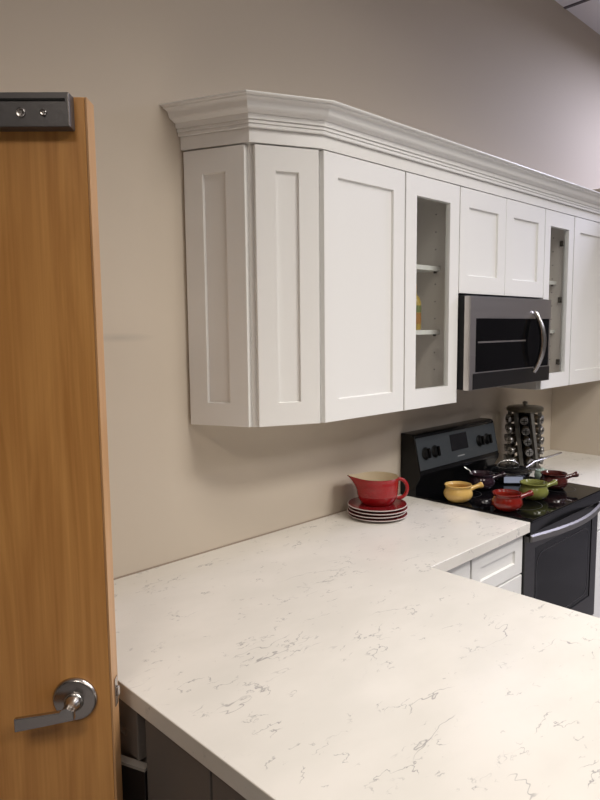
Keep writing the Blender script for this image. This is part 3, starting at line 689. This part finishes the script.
# steel strainer handle / ladle arcs left of the lid
t = thing('ladle', 'polished steel ladle leaning in the plum pot', 'ladle', (1.345, -0.235, RT + 0.01))
bx, by, bz = 1.345, -0.235, RT + 0.034
MB().lathe([(0.0, -0.019), (0.015, -0.016), (0.024, -0.006), (0.027, 0.004), (0.0258, 0.004), (0.022, -0.005), (0.013, -0.0145), (0, -0.017)], 28, Matrix.Translation((bx, by, bz))).build('bowl', STEELV, t, smooth=True)
MB().tube([(bx - 0.022, by + 0.014, bz + 0.003), (bx - 0.034, by + 0.026, bz + 0.034), (bx - 0.044, by + 0.042, bz + 0.058), (bx - 0.054, by + 0.060, bz + 0.070)], [0.004, 0.0035, 0.0035, 0.005], 8, flat=0.6).build('handle', STEELV, t, smooth=True)

# mint dish on the stove's back right
mx_, my_ = 1.690, -0.372
t = thing('ramekin', 'small pale mint ceramic jar between the green and maroon pots', 'jar', (mx_, my_, RT + 0.0008))
T = Matrix.Translation((mx_, my_, RT + 0.0008))
MB().lathe([(0, 0), (0.026, 0), (0.034, 0.010), (0.037, 0.030), (0.034, 0.046), (0.031, 0.050), (0, 0.050)], 36, T).build('jar_body', MINT, t, smooth=True)
MB().lathe([(0, 0.0502), (0.033, 0.0502), (0.032, 0.055), (0.011, 0.060), (0.008, 0.066), (0, 0.067)], 36, T).build('lid', MINT, t, smooth=True)

# ---------------------------------------------------------------- revolving spice rack
rx, ry = 1.948, -0.142
t = thing('spice_rack', 'dark metal revolving spice rack tower with tilted columns, on the counter right of the stove', 'spice rack', (rx, ry, CZ))
T = Matrix.Translation((rx, ry, CZ))
MB().lathe([(0, 0.0005), (0.088, 0.0005), (0.092, 0.004), (0.092, 0.012), (0.086, 0.016), (0, 0.016)], 48, T).build('base', RACKM, t, smooth=True)
MB().lathe([(0, 0.318), (0.094, 0.318), (0.098, 0.322), (0.098, 0.336), (0.090, 0.343), (0, 0.348)], 48, T).build('top_plate', OLIVE_METAL, t, smooth=True)
MB().lathe([(0, 0.3482), (0.008, 0.3482), (0.007, 0.353), (0.014, 0.359), (0.013, 0.368), (0, 0.373)], 24, T).build('knob', RACKM, t, smooth=True)
MB().lathe([(0, 0.0165), (0.034, 0.0165), (0.034, 0.3175), (0, 0.3175)], 24, T).build('core', BMATTE, t, smooth=True)
NC = 6; base_a = math.atan2(-0.84, -1.0) - 0.05; TW = -0.56
cols = []
for k in range(NC):
    th = base_a + k * 2 * PI / NC
    def pos(f, r, th=th): a = th + TW * (f - 0.5); return Vector((rx + r * math.cos(a), ry + r * math.sin(a), CZ + 0.0165 + f * 0.301))
    mb = MB(); secs = []
    for i in range(9):
        f = i / 8; a = th + TW * (f - 0.5) + PI / NC
        c = Vector((rx + 0.080 * math.cos(a), ry + 0.080 * math.sin(a), CZ + 0.0165 + f * 0.301)); ta = Vector((-math.sin(a), math.cos(a), 0)); ra = Vector((math.cos(a), math.sin(a), 0))
        secs.append([mb.bm.verts.new(c + ta * u_ + ra * w_) for u_, w_ in ((-0.009, -0.012), (0.009, -0.012), (0.009, 0.008), (-0.009, 0.008))])
    for i in range(8):
        for q in range(4): mb.bm.faces.new((secs[i][q], secs[i][(q + 1) % 4], secs[i + 1][(q + 1) % 4], secs[i + 1][q]))
    mb.bm.faces.new(secs[0][::-1]); mb.bm.faces.new(secs[-1]); mb.build('upright', RACKM, t)
    cols.append(pos)
# one jar authored at the origin with its axis along +x (lid outwards), then copied
proto = thing('spice_jar', '', 'spice jar', (0, 0, 0), 'spice jars in the revolving rack')
AX = Matrix.Rotation(PI / 2, 4, 'Y')
MB().lathe([(0, -0.036), (0.017, -0.036), (0.019, -0.033), (0.019, 0.004), (0.016, 0.008), (0, 0.008)], 20, AX).build('glass_body', SPICE, proto, smooth=True)
MB().lathe([(0, 0.0083), (0.0205, 0.0083), (0.0210, 0.010), (0.0210, 0.022), (0.0195, 0.0240), (0.0165, 0.0240), (0.0160, 0.0228), (0, 0.0228)], 24, AX).build('lid', LIDM, proto, smooth=True)
ld = proto.children[1]
MB().box(0.0229, 0.0234, -0.014, 0.014, -0.0025, 0.0025).box(0.0229, 0.02335, -0.0025, 0.0025, -0.014, 0.014).build('sifter_slots', BMATTE, ld)
ords = ['lowest', 'second from bottom', 'middle', 'second from top', 'topmost']
cnames = ['front column', 'right-front column', 'right column', 'rear column', 'rear-left column', 'left column']
vis = [0, 1, 5, 2, 4]
first = True
for k in vis:
    for i in range(5):
        f = (i + 0.62) / 5.35; a = base_a + k * 2 * PI / NC + TW * (f - 0.5)
        loc = (rx + 0.080 * math.cos(a), ry + 0.080 * math.sin(a), CZ + 0.0165 + f * 0.301)
        lab = 'steel-lidded spice jar, ' + ords[i] + ' in the ' + cnames[k] + ' of the rack'
        if first:
            o = proto; o.location = loc; o.rotation_euler = (0, math.radians(8), a); o['label'] = lab; first = False
        else: dup(proto, loc, (0, math.radians(8), a), lab)
